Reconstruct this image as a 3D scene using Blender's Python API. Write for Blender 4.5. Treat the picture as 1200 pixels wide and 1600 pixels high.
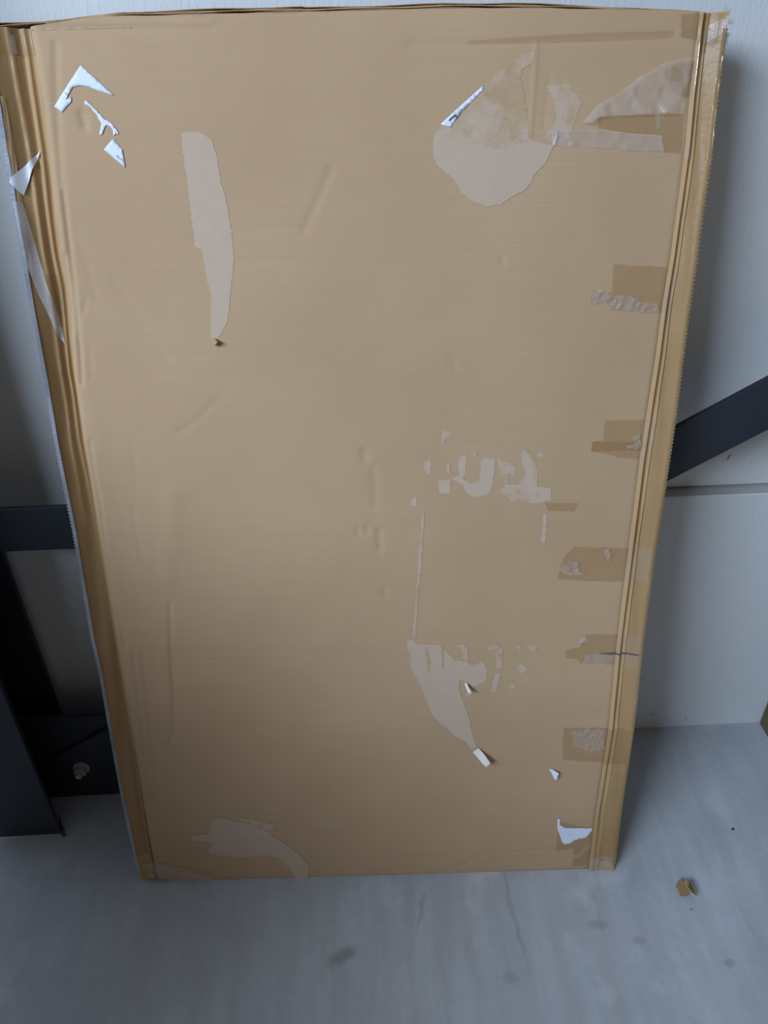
import bpy, bmesh, math, random
import numpy as np
from mathutils import Vector, Matrix
from mathutils.geometry import delaunay_2d_cdt

for o in list(bpy.data.objects):
    bpy.data.objects.remove(o, do_unlink=True)
scene = bpy.context.scene
COL = scene.collection
random.seed(7)
rng = np.random.default_rng(7)

# ------------------------------------------------------------------ camera
F = 1200.0                                   # focal length in pixels of the 1200 x 1600 frame
CAM = np.array([-0.026, -0.8918, 1.4717])
PITCH, YAW, ROLL = 0.5944, 0.0516, -0.0107


def cam_axes(p, y, r):
    f = np.array([math.sin(y) * math.cos(p), math.cos(y) * math.cos(p), -math.sin(p)])
    rt = np.array([math.cos(y), -math.sin(y), 0.0])
    u = np.cross(rt, f)
    return np.array([rt * math.cos(r) + u * math.sin(r), -rt * math.sin(r) + u * math.cos(r), f])


CR = cam_axes(PITCH, YAW, ROLL)
cd = bpy.data.cameras.new('camera')
cd.sensor_fit = 'VERTICAL'
cd.sensor_height = 36.0
cd.lens = 36.0 * F / 1600.0
cd.clip_start = 0.02
cam = bpy.data.objects.new('camera', cd)
COL.objects.link(cam)
M = Matrix.Identity(4)
for i in range(3):
    M[i][0], M[i][1], M[i][2], M[i][3] = CR[0][i], CR[1][i], -CR[2][i], CAM[i]
cam.matrix_world = M
scene.camera = cam

# ------------------------------------------------------------------ world, daylight, exposure
world = bpy.data.worlds.new('World')
scene.world = world
world.use_nodes = True
bgn = world.node_tree.nodes['Background']
bgn.inputs['Color'].default_value = (1.07, 1.0, 0.92, 1)
bgn.inputs['Strength'].default_value = 0.16

ld = bpy.data.lights.new('window_daylight', 'AREA')
ld.shape = 'RECTANGLE'
ld.size, ld.size_y = 2.1, 1.15
ld.energy = 222
ld.color = (0.61, 0.775, 1.0)
lo = bpy.data.objects.new('window_daylight', ld)
COL.objects.link(lo)
lo.location = (-2.6, -2.55, 2.95)
lo.rotation_euler = (Vector((0.15, 0.15, 0.75)) - Vector(lo.location)).to_track_quat('-Z', 'Y').to_euler()

scene.view_settings.view_transform = 'Standard'
scene.view_settings.look = 'None'
scene.view_settings.gamma = 1.0
scene.view_settings.use_curve_mapping = False
scene.view_settings.exposure = 0.0


# ------------------------------------------------------------------ helpers
def lin(r, g, b):
    f = lambda c: (c / 255 / 12.92) if c / 255 <= 0.04045 else ((c / 255 + 0.055) / 1.055) ** 2.4
    return (f(r), f(g), f(b), 1.0)


class Mat:
    def __init__(s, name):
        s.m = bpy.data.materials.new(name)
        s.m.use_nodes = True
        s.t = s.m.node_tree
        s.b = s.t.nodes['Principled BSDF']
        s.co = s.n('ShaderNodeTexCoord')

    def n(s, typ, **kw):
        nd = s.t.nodes.new(typ)
        for k, v in kw.items():
            setattr(nd, k, v)
        return nd

    def l(s, a, b):
        s.t.links.new(a, b)

    def set(s, **kw):
        for k, v in kw.items():
            s.b.inputs[k.replace('_', ' ')].default_value = v
        return s

    def mapping(s, scale):
        m = s.n('ShaderNodeMapping')
        m.inputs['Scale'].default_value = scale
        s.l(s.co.outputs['Object'], m.inputs['Vector'])
        return m.outputs['Vector']

    def noise(s, scale, vec=None, detail=3, rough=0.55):
        nd = s.n('ShaderNodeTexNoise')
        nd.inputs['Scale'].default_value = scale
        nd.inputs['Detail'].default_value = detail
        nd.inputs['Roughness'].default_value = rough
        s.l(vec if vec is not None else s.co.outputs['Object'], nd.inputs['Vector'])
        return nd.outputs['Fac']

    def ramp(s, fac, stops):
        r = s.n('ShaderNodeValToRGB')
        e = r.color_ramp.elements
        e[0].position, e[0].color = stops[0]
        e[1].position, e[1].color = stops[-1]
        for p, c in stops[1:-1]:
            x = e.new(p)
            x.color = c
        s.l(fac, r.inputs['Fac'])
        return r.outputs['Color']

    def mix(s, fac, a, b, mode='MIX'):
        m = s.n('ShaderNodeMix', data_type='RGBA', blend_type=mode)
        for sock, v in ((m.inputs[0], fac), (m.inputs[6], a), (m.inputs[7], b)):
            if isinstance(v, (int, float, tuple)):
                sock.default_value = v
            else:
                s.l(v, sock)
        return m.outputs[2]

    def math(s, op, a, b=0.0, clamp=False):
        m = s.n('ShaderNodeMath', operation=op, use_clamp=clamp)
        for sock, v in ((m.inputs[0], a), (m.inputs[1], b)):
            if isinstance(v, (int, float)):
                sock.default_value = v
            else:
                s.l(v, sock)
        return m.outputs[0]

    def bump(s, h, strength=0.3, dist=0.001, prev=None):
        b = s.n('ShaderNodeBump')
        b.inputs['Strength'].default_value = strength
        b.inputs['Distance'].default_value = dist
        s.l(h, b.inputs['Height'])
        if prev is not None:
            s.l(prev, b.inputs['Normal'])
        return b.outputs['Normal']

    def color(s, sock):
        s.l(sock, s.b.inputs['Base Color'])

    def normal(s, sock):
        s.l(sock, s.b.inputs['Normal'])


def g(v):
    return (v, v, v, 1.0)


def cardboard(name, base, dark, streak=(6, 6, 420), rough=0.82):
    m = Mat(name)
    big = m.noise(3.5, detail=4)
    c = m.mix(m.ramp(big, [(0.35, g(0)), (0.7, g(1))]), base, dark)
    st = m.noise(1.0, m.mapping(streak), 2)
    c = m.mix(m.ramp(st, [(0.3, g(0.0)), (0.75, g(0.5))]), c, dark)
    fi = m.noise(900, detail=2)
    c = m.mix(m.math('MULTIPLY', fi, 0.30), c, (dark[0] * .55, dark[1] * .5, dark[2] * .5, 1))
    m.color(c)
    m.set(Roughness=rough)
    m.b.inputs['Specular IOR Level'].default_value = 0.25
    h = m.math('ADD', m.math('MULTIPLY', st, 0.5), m.math('MULTIPLY', m.noise(260, detail=2), 0.5))
    m.normal(m.bump(h, 0.22, 0.0012))
    return m.m


CARD = (0.605, 0.405, 0.24, 1)
CARD_D = (0.52, 0.342, 0.195, 1)
M_CARD = cardboard('cardboard_kraft', CARD, CARD_D)
M_FLAP = cardboard('cardboard_kraft_side', (0.59, 0.385, 0.195, 1), (0.48, 0.295, 0.135, 1), (420, 420, 6))
M_FLUTE = cardboard('cardboard_fluting', lin(96, 82, 68), lin(64, 54, 46))  # fluting colour darkened to deepen the shade in the gaps
M_EDGE = cardboard('cardboard_cut_edge', lin(198, 168, 122), lin(168, 136, 92), (200, 200, 60))
M_LINER = cardboard('cardboard_pale_edge', lin(196, 200, 210), lin(96, 94, 98), (90, 90, 330))


def torn(name, base, lo_, hi_, scale):
    """paper fibre left where a label was ripped off; the rim is fibrous and thins out"""
    m = Mat(name)
    c = m.mix(m.noise(70, detail=4), base, tuple(x * 0.88 for x in base[:3]) + (1,))
    a = m.ramp(m.noise(scale, detail=6, rough=0.7), [(lo_, g(0)), (hi_, g(1))])
    left = m.mix(m.noise(60, detail=3), tuple(x * .9 for x in CARD[:3]) + (1,), tuple(x * .88 for x in CARD_D[:3]) + (1,))          # liner that did not peel away
    m.color(m.mix(a, left, c))
    m.set(Roughness=0.9)
    m.b.inputs['Specular IOR Level'].default_value = 0.15
    m.normal(m.bump(m.noise(420, detail=3), 0.25, 0.001))
    return m.m


M_TORN = torn('torn_paper_fibre', (0.61, 0.45, 0.33, 1), 0.0, 0.12, 40)
M_TORN2 = torn('torn_paper_fibre_patchy', (0.61, 0.45, 0.33, 1), 0.36, 0.56, 45)
M_TORN3 = torn('torn_paper_fibre_fading', (0.61, 0.45, 0.33, 1), 0.28, 0.62, 22)


def paper(name, col):
    m = Mat(name)
    m.color(m.mix(m.noise(30, detail=3), col, tuple(x * 0.9 for x in col[:3]) + (1,)))
    m.set(Roughness=0.6)
    m.normal(m.bump(m.noise(300, detail=2), 0.15, 0.0008))
    return m.m


M_WHITE = paper('white_label_paper', lin(232, 236, 248))
M_CREAM = paper('torn_flap_paper', lin(238, 226, 208))
M_INK = paper('dark_ink', lin(40, 66, 84))
M_INK2 = paper('pale_ink', lin(160, 182, 206))
M_PEN = paper('pen_ink', lin(92, 80, 92))


def tape(name, col, alpha, rough=0.28, wr=0.4, patch=0.0):
    m = Mat(name)
    n = m.noise(55, detail=4)
    m.color(m.mix(n, col, tuple(min(1, x * 1.18) for x in col[:3]) + (1,)))
    m.set(Roughness=rough)
    m.b.inputs['Specular IOR Level'].default_value = 0.55
    if patch:
        a = m.math('ADD', m.math('MULTIPLY', m.noise(38, detail=3), patch), alpha - patch * 0.5, True)
        m.l(a, m.b.inputs['Alpha'])
    else:
        m.b.inputs['Alpha'].default_value = alpha
    m.normal(m.bump(m.noise(90, detail=4, rough=0.6), wr, 0.002))
    return m.m


M_TAPE = tape('brown_toned_clear_tape', (0.46, 0.26, 0.10, 1), 0.30, 0.36, 0.3)
M_BAND = tape('darker_band', (0.44, 0.26, 0.11, 1), 0.2, 0.6, 0.1)
M_TAPE_D = tape('clear_tape_over_fold', (0.46, 0.285, 0.125, 1), 0.42, 0.34, 0.35)
M_TAPE_S = tape('clear_tape_shiny', (0.56, 0.38, 0.22, 1), 0.85, 0.10, 0.12)
bpy.data.materials['clear_tape_shiny'].node_tree.nodes['Principled BSDF'].inputs['Specular IOR Level'].default_value = 1.0
M_TAPE_W = tape('lifted_clear_tape', (0.66, 0.55, 0.48, 1), 0.28, 0.18, 0.8, 0.35)
M_TAPE_F = tape('faint_clear_tape', (0.62, 0.50, 0.40, 1), 0.16, 0.2, 0.5)
M_FILM = tape('loose_clear_film', lin(206, 206, 210), 0.45, 0.12, 0.6, 0.3)

# painted steel
ms = Mat('black_painted_steel')
ms.color(ms.mix(ms.noise(14, detail=5), lin(30, 33, 40), lin(44, 48, 58)))
ms.set(Roughness=0.5)
ms.normal(ms.bump(ms.noise(240, detail=2), 0.12, 0.001))
M_STEEL = ms.m
mb = Mat('zinc_bolt')
mb.color(mb.mix(mb.noise(120, detail=3), lin(196, 196, 194), lin(150, 150, 150)))
mb.set(Roughness=0.5, Metallic=0.2)
M_BOLT = mb.m

# wall: white painted boards with fine vertical grain
mw = Mat('white_textured_wall')
v1 = mw.noise(1.0, mw.mapping((260, 260, 45)), 3)
v2 = mw.noise(1.0, mw.mapping((420, 420, 90)), 2)
cw = mw.mix(mw.noise(2.2, detail=4), lin(218, 219, 218), lin(208, 209, 209))
cw = mw.mix(mw.ramp(v1, [(0.62, g(0)), (0.74, g(0.22))]), cw, lin(150, 156, 166))
mw.color(cw)
mw.set(Roughness=0.62)
mw.normal(mw.bump(mw.math('ADD', v1, mw.math('MULTIPLY', v2, 0.5)), 0.30, 0.002))
M_WALL = mw.m
ml = Mat('dusty_ledge')
ml.color(ml.mix(ml.noise(40, detail=4), lin(206, 202, 198), lin(176, 172, 168)))
ml.set(Roughness=0.9)
M_LEDGE = ml.m

mr = Mat('dark_shade_sheet')
mr.color(mr.mix(mr.noise(6, detail=3), g(0.07), g(0.10)))
mr.set(Roughness=0.7)
M_SHADE_SHEET = mr.m

# concrete
mf = Mat('trowelled_concrete')
a1 = mf.noise(2.3, detail=6, rough=0.6)
a2 = mf.noise(1.0, mf.mapping((26, 3.2, 1)), 5, 0.6)
a3 = mf.noise(60, detail=4)
cf = mf.mix(mf.ramp(a1, [(0.34, g(0)), (0.68, g(1))]), (0.43, 0.455, 0.49, 1), (0.61, 0.64, 0.68, 1))
cf = mf.mix(mf.ramp(a2, [(0.40, g(0)), (0.66, g(0.5))]), cf, g(0.42))
cf = mf.mix(mf.ramp(mf.noise(7, detail=5), [(0.58, g(0)), (0.72, g(0.5))]), cf, g(0.78))
cf = mf.mix(mf.math('MULTIPLY', a3, 0.22), cf, g(0.2))


def blob(cx, cy, rx, ry, amount, colr, cf, ang=0.0):
    """a stain with its own outline on the slab"""
    mp = mf.n('ShaderNodeMapping')
    mp.vector_type = 'TEXTURE'
    mp.inputs['Location'].default_value = (cx, cy, 0)
    mp.inputs['Rotation'].default_value = (0, 0, ang)
    mp.inputs['Scale'].default_value = (rx, ry, 1)
    nz = mf.n('ShaderNodeTexNoise')
    nz.inputs['Scale'].default_value = 30
    nz.inputs['Detail'].default_value = 3
    mf.l(mf.co.outputs['Object'], nz.inputs['Vector'])
    vm = mf.n('ShaderNodeVectorMath', operation='MULTIPLY_ADD')
    mf.l(nz.outputs['Color'], vm.inputs[0])
    vm.inputs[1].default_value = (0.02, 0.02, 0)
    mf.l(mf.co.outputs['Object'], vm.inputs[2])
    mf.l(vm.outputs[0], mp.inputs['Vector'])
    ln = mf.n('ShaderNodeVectorMath', operation='LENGTH')
    sep = mf.n('ShaderNodeVectorMath', operation='MULTIPLY')
    sep.inputs[1].default_value = (1, 1, 0)
    mf.l(mp.outputs[0], sep.inputs[0])
    mf.l(sep.outputs[0], ln.inputs[0])
    k = mf.ramp(ln.outputs['Value'], [(0.45, g(amount)), (1.0, g(0))])
    return mf.mix(k, cf, colr)


DARKC = (0.30, 0.305, 0.30, 1)
cf = blob(-0.064, -0.164, 0.034, 0.018, 0.8, DARKC, cf, 0.3)
cf = blob(0.265, -0.10, 0.006, 0.14, 0.45, DARKC, cf, 0.06)
cf = blob(0.09, -0.085, 0.006, 0.05, 0.4, DARKC, cf, -0.3)
cf = blob(0.425, -0.135, 0.022, 0.014, 0.5, DARKC, cf)
cf = blob(0.49, -0.17, 0.016, 0.011, 0.5, DARKC, cf)
cf = blob(0.64, -0.22, 0.014, 0.010, 0.5, DARKC, cf)
cf = blob(0.24, -0.22, 0.02, 0.014, 0.4, DARKC, cf)
mf.color(cf)
mf.set(Roughness=0.62)
mf.b.inputs['Specular IOR Level'].default_value = 0.35
mf.normal(mf.bump(mf.math('ADD', mf.math('MULTIPLY', a2, 0.6), mf.math('MULTIPLY', mf.noise(180, detail=3), 0.4)), 0.14, 0.002))
M_FLOOR = mf.m


def mesh_obj(name, verts, faces, mat, parent=None, smooth=False):
    me = bpy.data.meshes.new(name)
    me.from_pydata([tuple(v) for v in verts], [], [tuple(f) for f in faces])
    me.update()
    if smooth:
        me.polygons.foreach_set('use_smooth', [True] * len(me.polygons))
    me.materials.append(mat)
    o = bpy.data.objects.new(name, me)
    COL.objects.link(o)
    if parent is not None:
        o.parent = parent
    return o


def bm_obj(name, bm, mat, parent=None, smooth=False):
    me = bpy.data.meshes.new(name)
    bmesh.ops.recalc_face_normals(bm, faces=bm.faces)
    bm.to_mesh(me)
    bm.free()
    if smooth:
        me.polygons.foreach_set('use_smooth', [True] * len(me.polygons))
    me.materials.append(mat)
    o = bpy.data.objects.new(name, me)
    COL.objects.link(o)
    if parent is not None:
        o.parent = parent
    return o


def box_bm(x0, x1, y0, y1, z0, z1, bev=0.0, bm=None):
    bm = bm or bmesh.new()
    r = bmesh.ops.create_cube(bm, size=1.0)
    for v in r['verts']:
        v.co = Vector(((x0 + x1) / 2 + v.co.x * (x1 - x0), (y0 + y1) / 2 + v.co.y * (y1 - y0), (z0 + z1) / 2 + v.co.z * (z1 - z0)))
    if bev:
        es = list({e for v in r['verts'] for e in v.link_edges})
        bmesh.ops.bevel(bm, geom=es, offset=bev, segments=2, affect='EDGES', profile=0.6)
    return bm


def tag(o, label=None, cat=None, group=None, kind=None):
    if label: o['label'] = label
    if cat: o['category'] = cat
    if group: o['group'] = group
    if kind: o['kind'] = kind
    return o


def empty(name, loc):
    o = bpy.data.objects.new(name, None)
    o.empty_display_size = 0.1
    COL.objects.link(o)
    o.location = loc
    return o


# ------------------------------------------------------------------ the setting
WY = 0.3117                                     # face of the lower part of the wall
LEDGE_Z, LEDGE_D = 0.665, 0.028
prof = [(WY, -0.05), (WY, LEDGE_Z - 0.003), (WY + 0.002, LEDGE_Z), (WY + LEDGE_D + 0.012, LEDGE_Z + 0.001),
        (WY + LEDGE_D + 0.012, LEDGE_Z + 0.006), (WY + LEDGE_D, LEDGE_Z + 0.006), (WY + LEDGE_D, 3.8), (WY + 0.2, 3.8), (WY + 0.2, -0.05)]
xs = (-3.6, 3.2)
vv = [(x, y, z) for x in xs for (y, z) in prof]
n = len(prof)
ff = [(i, (i + 1) % n, n + (i + 1) % n, n + i) for i in range(n)] + [tuple(range(n))[::-1], tuple(range(n, 2 * n))]
wall = mesh_obj('wall_back', vv, ff, M_WALL)
wall.data.materials.append(M_LEDGE)
wall.data.polygons[2].material_index = 1
tag(wall, 'white textured wall with a shallow horizontal ledge', 'wall', kind='structure')

wl = bm_obj('added_shade_wall', box_bm(-1.10, -0.95, -3.4, -0.15, 0.0, 1.27, 0.004), M_WALL)  # unseen blocker, added to shade the lower left of box and floor
tag(wl, 'added unseen low wall that shades the lower left', 'wall', kind='structure')
shade_ceiling = bm_obj('shade_ceiling', box_bm(-3.6, 3.2, -4.2, WY + 0.2, 3.8, 3.9), M_SHADE_SHEET)  # unseen, added and kept dark to cut ambient light on the floor
tag(shade_ceiling, 'added unseen dark sheet that cuts light from above', 'shade_ceiling', kind='structure')
floor = bm_obj('floor', box_bm(-3.6, 3.2, -4.2, WY + 0.2, -0.12, 0.0), M_FLOOR)
tag(floor, 'grey trowelled concrete floor with stains', 'floor', kind='structure')

# ------------------------------------------------------------------ the box: frame of reference and measured outlines
H, LEAN, BYAW, T = 1.4683, 0.1863, -0.0346, 0.022
box = empty('cardboard_box', (0, 0, 0))
box.rotation_euler = (-LEAN, 0, BYAW)
tag(box, 'large flat battered brown cardboard box leaning against the white wall', 'box')
BX = np.array([math.cos(BYAW), math.sin(BYAW), 0])
BNh = np.array([-math.sin(BYAW), math.cos(BYAW), 0])
BUP = np.array([0, 0, math.cos(LEAN)]) + BNh * math.sin(LEAN)
BNB = BNh * math.cos(LEAN) - np.array([0, 0, math.sin(LEAN)])      # into the wall


def on(x, y, w=T):
    """measured photo point -> (u, v) in the plane w in front of the box's side edges"""
    d = CR.T @ np.array([(x - 600) / F, (800 - y) / F, 1.0])
    o = CAM + BNB * w
    t = -np.dot(o, BNB) / np.dot(d, BNB)
    p = CAM + d * t + BNB * w
    return np.array([np.dot(p, BX), np.dot(p, BUP)])


def on_floor(x, y):
    d = CR.T @ np.array([(x - 600) / F, (800 - y) / F, 1.0])
    return CAM - d * CAM[2] / d[2]


def on_y(x, y, Y):
    d = CR.T @ np.array([(x - 600) / F, (800 - y) / F, 1.0])
    return CAM + d * (Y - CAM[1]) / d[1]


def L(u, w, v):
    return (u, -w, v)


class Curve:
    """u as a function of v (or v of u) through measured points"""
    def __init__(s, pts, w, axis=1):
        q = np.array([on(x, y, w(y) if callable(w) else w) for x, y in pts])
        a, b = q[:, axis], q[:, 1 - axis]
        o = np.argsort(a)
        s.a, s.b = a[o], b[o]

    def __call__(s, t):
        t = np.asarray(t, float)
        r = np.interp(t, s.a, s.b)
        k0 = (s.b[1] - s.b[0]) / (s.a[1] - s.a[0])
        k1 = (s.b[-1] - s.b[-2]) / (s.a[-1] - s.a[-2])
        r = np.where(t < s.a[0], s.b[0] + k0 * (t - s.a[0]), r)
        return np.where(t > s.a[-1], s.b[-1] + k1 * (t - s.a[-1]), r)


def w_out_px(y):
    return T + 0.008 * (1 - 0.7 * max(0.0, min(1.0, (y - 1000) / 370.0)))


cL = Curve([(46, 45), (54, 87), (66, 162), (75, 237), (84, 325), (93, 400), (103, 450), (108, 500), (115, 587), (130, 690), (140, 745),
            (150, 805), (170, 930), (181, 1000), (192, 1070), (205, 1150), (218, 1230), (231, 1310), (242, 1368)], T)
cR = Curve([(1090, 45), (1079, 139), (1071, 229), (1061, 307), (1048, 400), (1036, 470), (1024, 560), (1010, 650), (1000, 717),
            (991, 790), (981, 867), (964, 1007), (951, 1138), (940, 1210), (930, 1273), (920, 1352)], T)
oL = Curve([(-25, 36), (0, 165), (23, 305), (39, 397), (54, 487), (75, 600), (90, 690), (118, 830), (147, 1000), (160, 1055),
            (190, 1225), (205, 1300), (221, 1370)], w_out_px)
oR = Curve([(1136, 40), (1133, 56), (1121, 149), (1111, 245), (1096, 347), (1088, 410), (1075, 497), (1055, 655), (1040, 755),
            (1019, 890), (1005, 998), (989, 1138), (970, 1267), (960, 1355)], w_out_px)
cT = Curve([(20, 44), (46, 41), (100, 34), (150, 26), (250, 24), (400, 20), (500, 18), (700, 13), (850, 13), (950, 15), (1050, 16), (1092, 19), (1136, 27)], T, 0)
cB = Curve([(222, 1374), (300, 1378), (440, 1377), (600, 1372), (800, 1366), (920, 1361), (960, 1357)], T, 0)


def w_out(v):
    return T + 0.008 * (1 - 0.7 * np.clip((0.40 - np.asarray(v)) / 0.40, 0, 1))


# ---- relief of the front: creases, dents, gentle waves (metres)
RIDGES = [  # polyline in photo points, half width, height
    ([(517, 265), (500, 305), (475, 360)], .006, -.0014), ([(345, 620), (310, 655), (280, 675)], .006, -.0010),
    ([(208, 790), (212, 825), (222, 870)], .003, -.0010), ([(265, 945), (266, 1000), (271, 1080), (270, 1150), (262, 1166)], .004, -.0034),
    ([(258, 1000), (258, 1120)], .008, .0010),
    ([(569, 705), (570, 720)], .007, -.0022), ([(584, 730), (586, 790)], .007, -.0014), ([(592, 830), (594, 858)], .006, -.0024),
    ([(558, 826), (560, 834)], .005, -.0018), ([(573, 824), (574, 832)], .005, -.0018), ([(600, 922), (602, 930)], .006, -.0018),
    ([(838, 66), (835, 130), (828, 215)], .003, .0014), ([(858, 120), (850, 200)], .004, -.0008),
    ([(640, 67), (800, 66), (960, 58), (1050, 55)], .004, -.0014), ([(60, 46), (150, 43), (240, 42), (330, 45)], .003, -.0016),
    ([(60, 37), (150, 34), (330, 36)], .004, .0010),
    ([(700, 1362), (760, 1335), (880, 1326), (930, 1320)], .004, -.0012), ([(240, 1340), (460, 1345), (700, 1340)], .006, -.0010),
    ([(98, 300), (104, 350), (112, 420), (118, 480), (124, 540), (128, 600)], .0030, -.0050),
    ([(100, 400), (110, 470), (113, 520)], .0030, -.0045),
    ([(134, 470), (126, 498)], .004, -.0014), ([(140, 540), (142, 590)], .004, -.0010),
    ([(118, 360), (135, 410), (150, 470)], .006, -.0008), ([(180, 440), (260, 560)], .008, -.0008),
    ([(86, 70), (88, 160), (92, 240), (96, 290)], .005, -.0026),
    ([(127, 178), (132, 196)], .006, -.0040),
    ([(140, 690), (148, 745), (158, 800), (168, 880), (180, 950), (195, 1010)], .0035, -.0042),
    ([(207, 1020), (215, 1090), (225, 1180), (235, 1260)], .0030, -.0030), ([(213, 1020), (222, 1090), (232, 1180), (243, 1265)], .0035, .0020),
    ([(222, 1020), (230, 1090), (240, 1180), (249, 1265)], .0030, -.0016),
    ([(272, 770), (262, 900)], .018, .0022), ([(130, 590), (160, 700)], .015, .0015),
    ([(705, 560), (712, 575)], .006, -.0012), ([(784, 403), (786, 409)], .004, -.0016),
    ([(205, 690), (215, 760)], .006, -.0007), ([(540, 1200), (620, 1290)], .012, .0008),
    ([(130, 410), (560, 408)], .004, -.0005), ([(190, 1030), (470, 1034)], .004, -.0006), ([(205, 1010), (960, 1000)], .004, .0004),
    ([(250, 940), (470, 942)], .005, -.0004), ([(900, 700), (640, 690)], .004, -.0004),
]
R_UV = [(np.array([on(x, y) for x, y in p]), s, h) for p, s, h in RIDGES]


def disp(u, v):
    u = np.asarray(u, float)
    v = np.asarray(v, float)
    w = np.zeros_like(u)
    for pts, s, h in R_UV:
        lo_, hi_ = pts.min(0) - 4 * s, pts.max(0) + 4 * s
        m = (u > lo_[0]) & (u < hi_[0]) & (v > lo_[1]) & (v < hi_[1])
        if not m.any():
            continue
        uu, v_ = u[m], v[m]
        d2 = np.full(uu.shape, 1e9)
        for a, b in zip(pts[:-1], pts[1:]):
            ab = b - a
            t = np.clip(((uu - a[0]) * ab[0] + (v_ - a[1]) * ab[1]) / max(ab @ ab, 1e-12), 0, 1)
            d2 = np.minimum(d2, (uu - a[0] - t * ab[0]) ** 2 + (v_ - a[1] - t * ab[1]) ** 2)
        w[m] += 0.65 * h * np.exp(-d2 / (s * s))
    # soft waves of a tired panel
    w += .0010 * np.sin(5.2 * u + 1.3 * v + .4) * np.sin(2.9 * v - 1.2 * u) + .0004 * np.sin(11 * u + 3) * np.sin(8.3 * v + 5 * u)
    w += .00012 * np.sin(37 * u + 9 * v) * np.sin(23 * v - 4 * u)
    return w


def edge_fall(u, v):
    """front panel rolls back at its left and right folds"""
    dl = np.clip((u - cL(v)) / 0.010, 0, 1)
    dr = np.clip((cR(v) - u) / 0.006, 0, 1)
    return -0.0045 * (1 - dl) ** 2 - 0.0015 * (1 - dr) ** 2


def front_w(u, v):
    return T + disp(u, v) + edge_fall(u, v)


def grid_mesh(name, P, mat, parent, smooth=True):
    nr, nc = P.shape[:2]
    me = bpy.data.meshes.new(name)
    idx = np.arange(nr * nc).reshape(nr, nc)
    q = np.stack([idx[:-1, :-1], idx[:-1, 1:], idx[1:, 1:], idx[1:, :-1]], -1).reshape(-1, 4)
    me.vertices.add(nr * nc)
    me.vertices.foreach_set('co', P.reshape(-1).astype(np.float32))
    me.loops.add(q.size)
    me.loops.foreach_set('vertex_index', q.reshape(-1).astype(np.int32))
    me.polygons.add(len(q))
    me.polygons.foreach_set('loop_start', np.arange(0, q.size, 4, dtype=np.int32))
    me.update(calc_edges=True)
    me.validate()
    if smooth:
        me.polygons.foreach_set('use_smooth', np.ones(len(q), dtype=bool))
    me.materials.append(mat)
    o = bpy.data.objects.new(name, me)
    COL.objects.link(o)
    o.parent = parent
    return o


# front panel
NS, NT = 330, 520
S, TT = np.meshgrid(np.linspace(0, 1, NS), np.linspace(0, 1, NT))
v_guess = TT * H
for _ in range(3):
    U = cL(v_guess) * (1 - S) + cR(v_guess) * S
    vb, vt = cB(U), cT(U)
    v_guess = vb + (vt - vb) * TT
V = v_guess
Wf = front_w(U, V)
Wf = np.where((TT < 0.008), Wf - 0.004 * (1 - TT / 0.008), Wf)
P = np.stack([U, -Wf, V], -1)
fp = grid_mesh('front_panel', P, M_CARD, box)

# ---- side folds: strips that slope back from the front folds to the cut edges
NV = 420


def side_strip(name, left):
    vs = np.linspace(0, 1, NV)
    cc, oo = (cL, oL) if left else (cR, oR)
    vtop = float(cT(cc(H)))
    vbot = float(cB(cc(0.0)))
    v = vbot + (vtop - vbot) * vs
    # profile across the strip: k=0 at the front fold, k=1 at the cut edge
    if left:
        prof_ = [(0.0, -0.006), (0.05, -0.0125), (0.12, -0.0165), (0.22, -0.0165), (0.34, -0.0145), (0.5, -0.0105), (0.66, -0.0060), (0.8, -0.0005), (0.92, 0.0050), (1.0, 0.008)]
    else:
        prof_ = [(0.0, -0.0015), (0.04, -0.0004), (0.10, 0.0020), (0.135, 0.0026), (0.17, 0.0016), (0.21, -0.0024), (0.26, -0.0026), (0.33, -0.0020), (0.37, -0.0004), (0.41, -0.0030), (0.6, -0.0002), (0.8, 0.0032), (0.95, 0.0068), (1.0, 0.008)]
    ks = np.array([p[0] for p in prof_])
    ws = np.array([p[1] for p in prof_])
    kk = np.unique(np.concatenate([ks, np.linspace(0, 1, 26)]))
    wk = np.interp(kk, ks, ws)
    Ug = cc(v)[:, None] * (1 - kk)[None] + oo(v)[:, None] * kk[None]
    flat = (w_out(v) - T) / 0.008                   # the strip flattens out towards the bottom
    Wg = T + wk[None] * flat[:, None]
    Vg = np.repeat(v[:, None], len(kk), 1)
    # wrinkles along the strip
    wob = .0011 * np.sin(19 * Vg + 7 * kk[None]) * np.sin(np.pi * kk)[None] + .0007 * np.sin(53 * Vg + 3) * np.sin(np.pi * kk)[None] ** 2
    Wg = Wg + wob
    if left:    # long folds in the upper half
        up = np.clip((Vg - 0.75) / 0.25, 0, 1)
        Wg += up * (.004 * np.exp(-((kk[None] - .26) / .05) ** 2) - .003 * np.exp(-((kk[None] - .40) / .03) ** 2) + .0035 * np.exp(-((kk[None] - .62 - .1 * np.sin(4 * Vg)) / .07) ** 2))
        Ug += 0.0006 * np.sin(40 * Vg) * up
    P = np.stack([Ug, -Wg, Vg], -1)
    if left:
        P = P[:, ::-1]
    o = grid_mesh(name, P, M_FLAP, box)
    return o, (v, kk, Ug, Wg)


left_o, left_d = side_strip('side_flap', True)
right_o, right_d = side_strip('side_flap', False)


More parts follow.
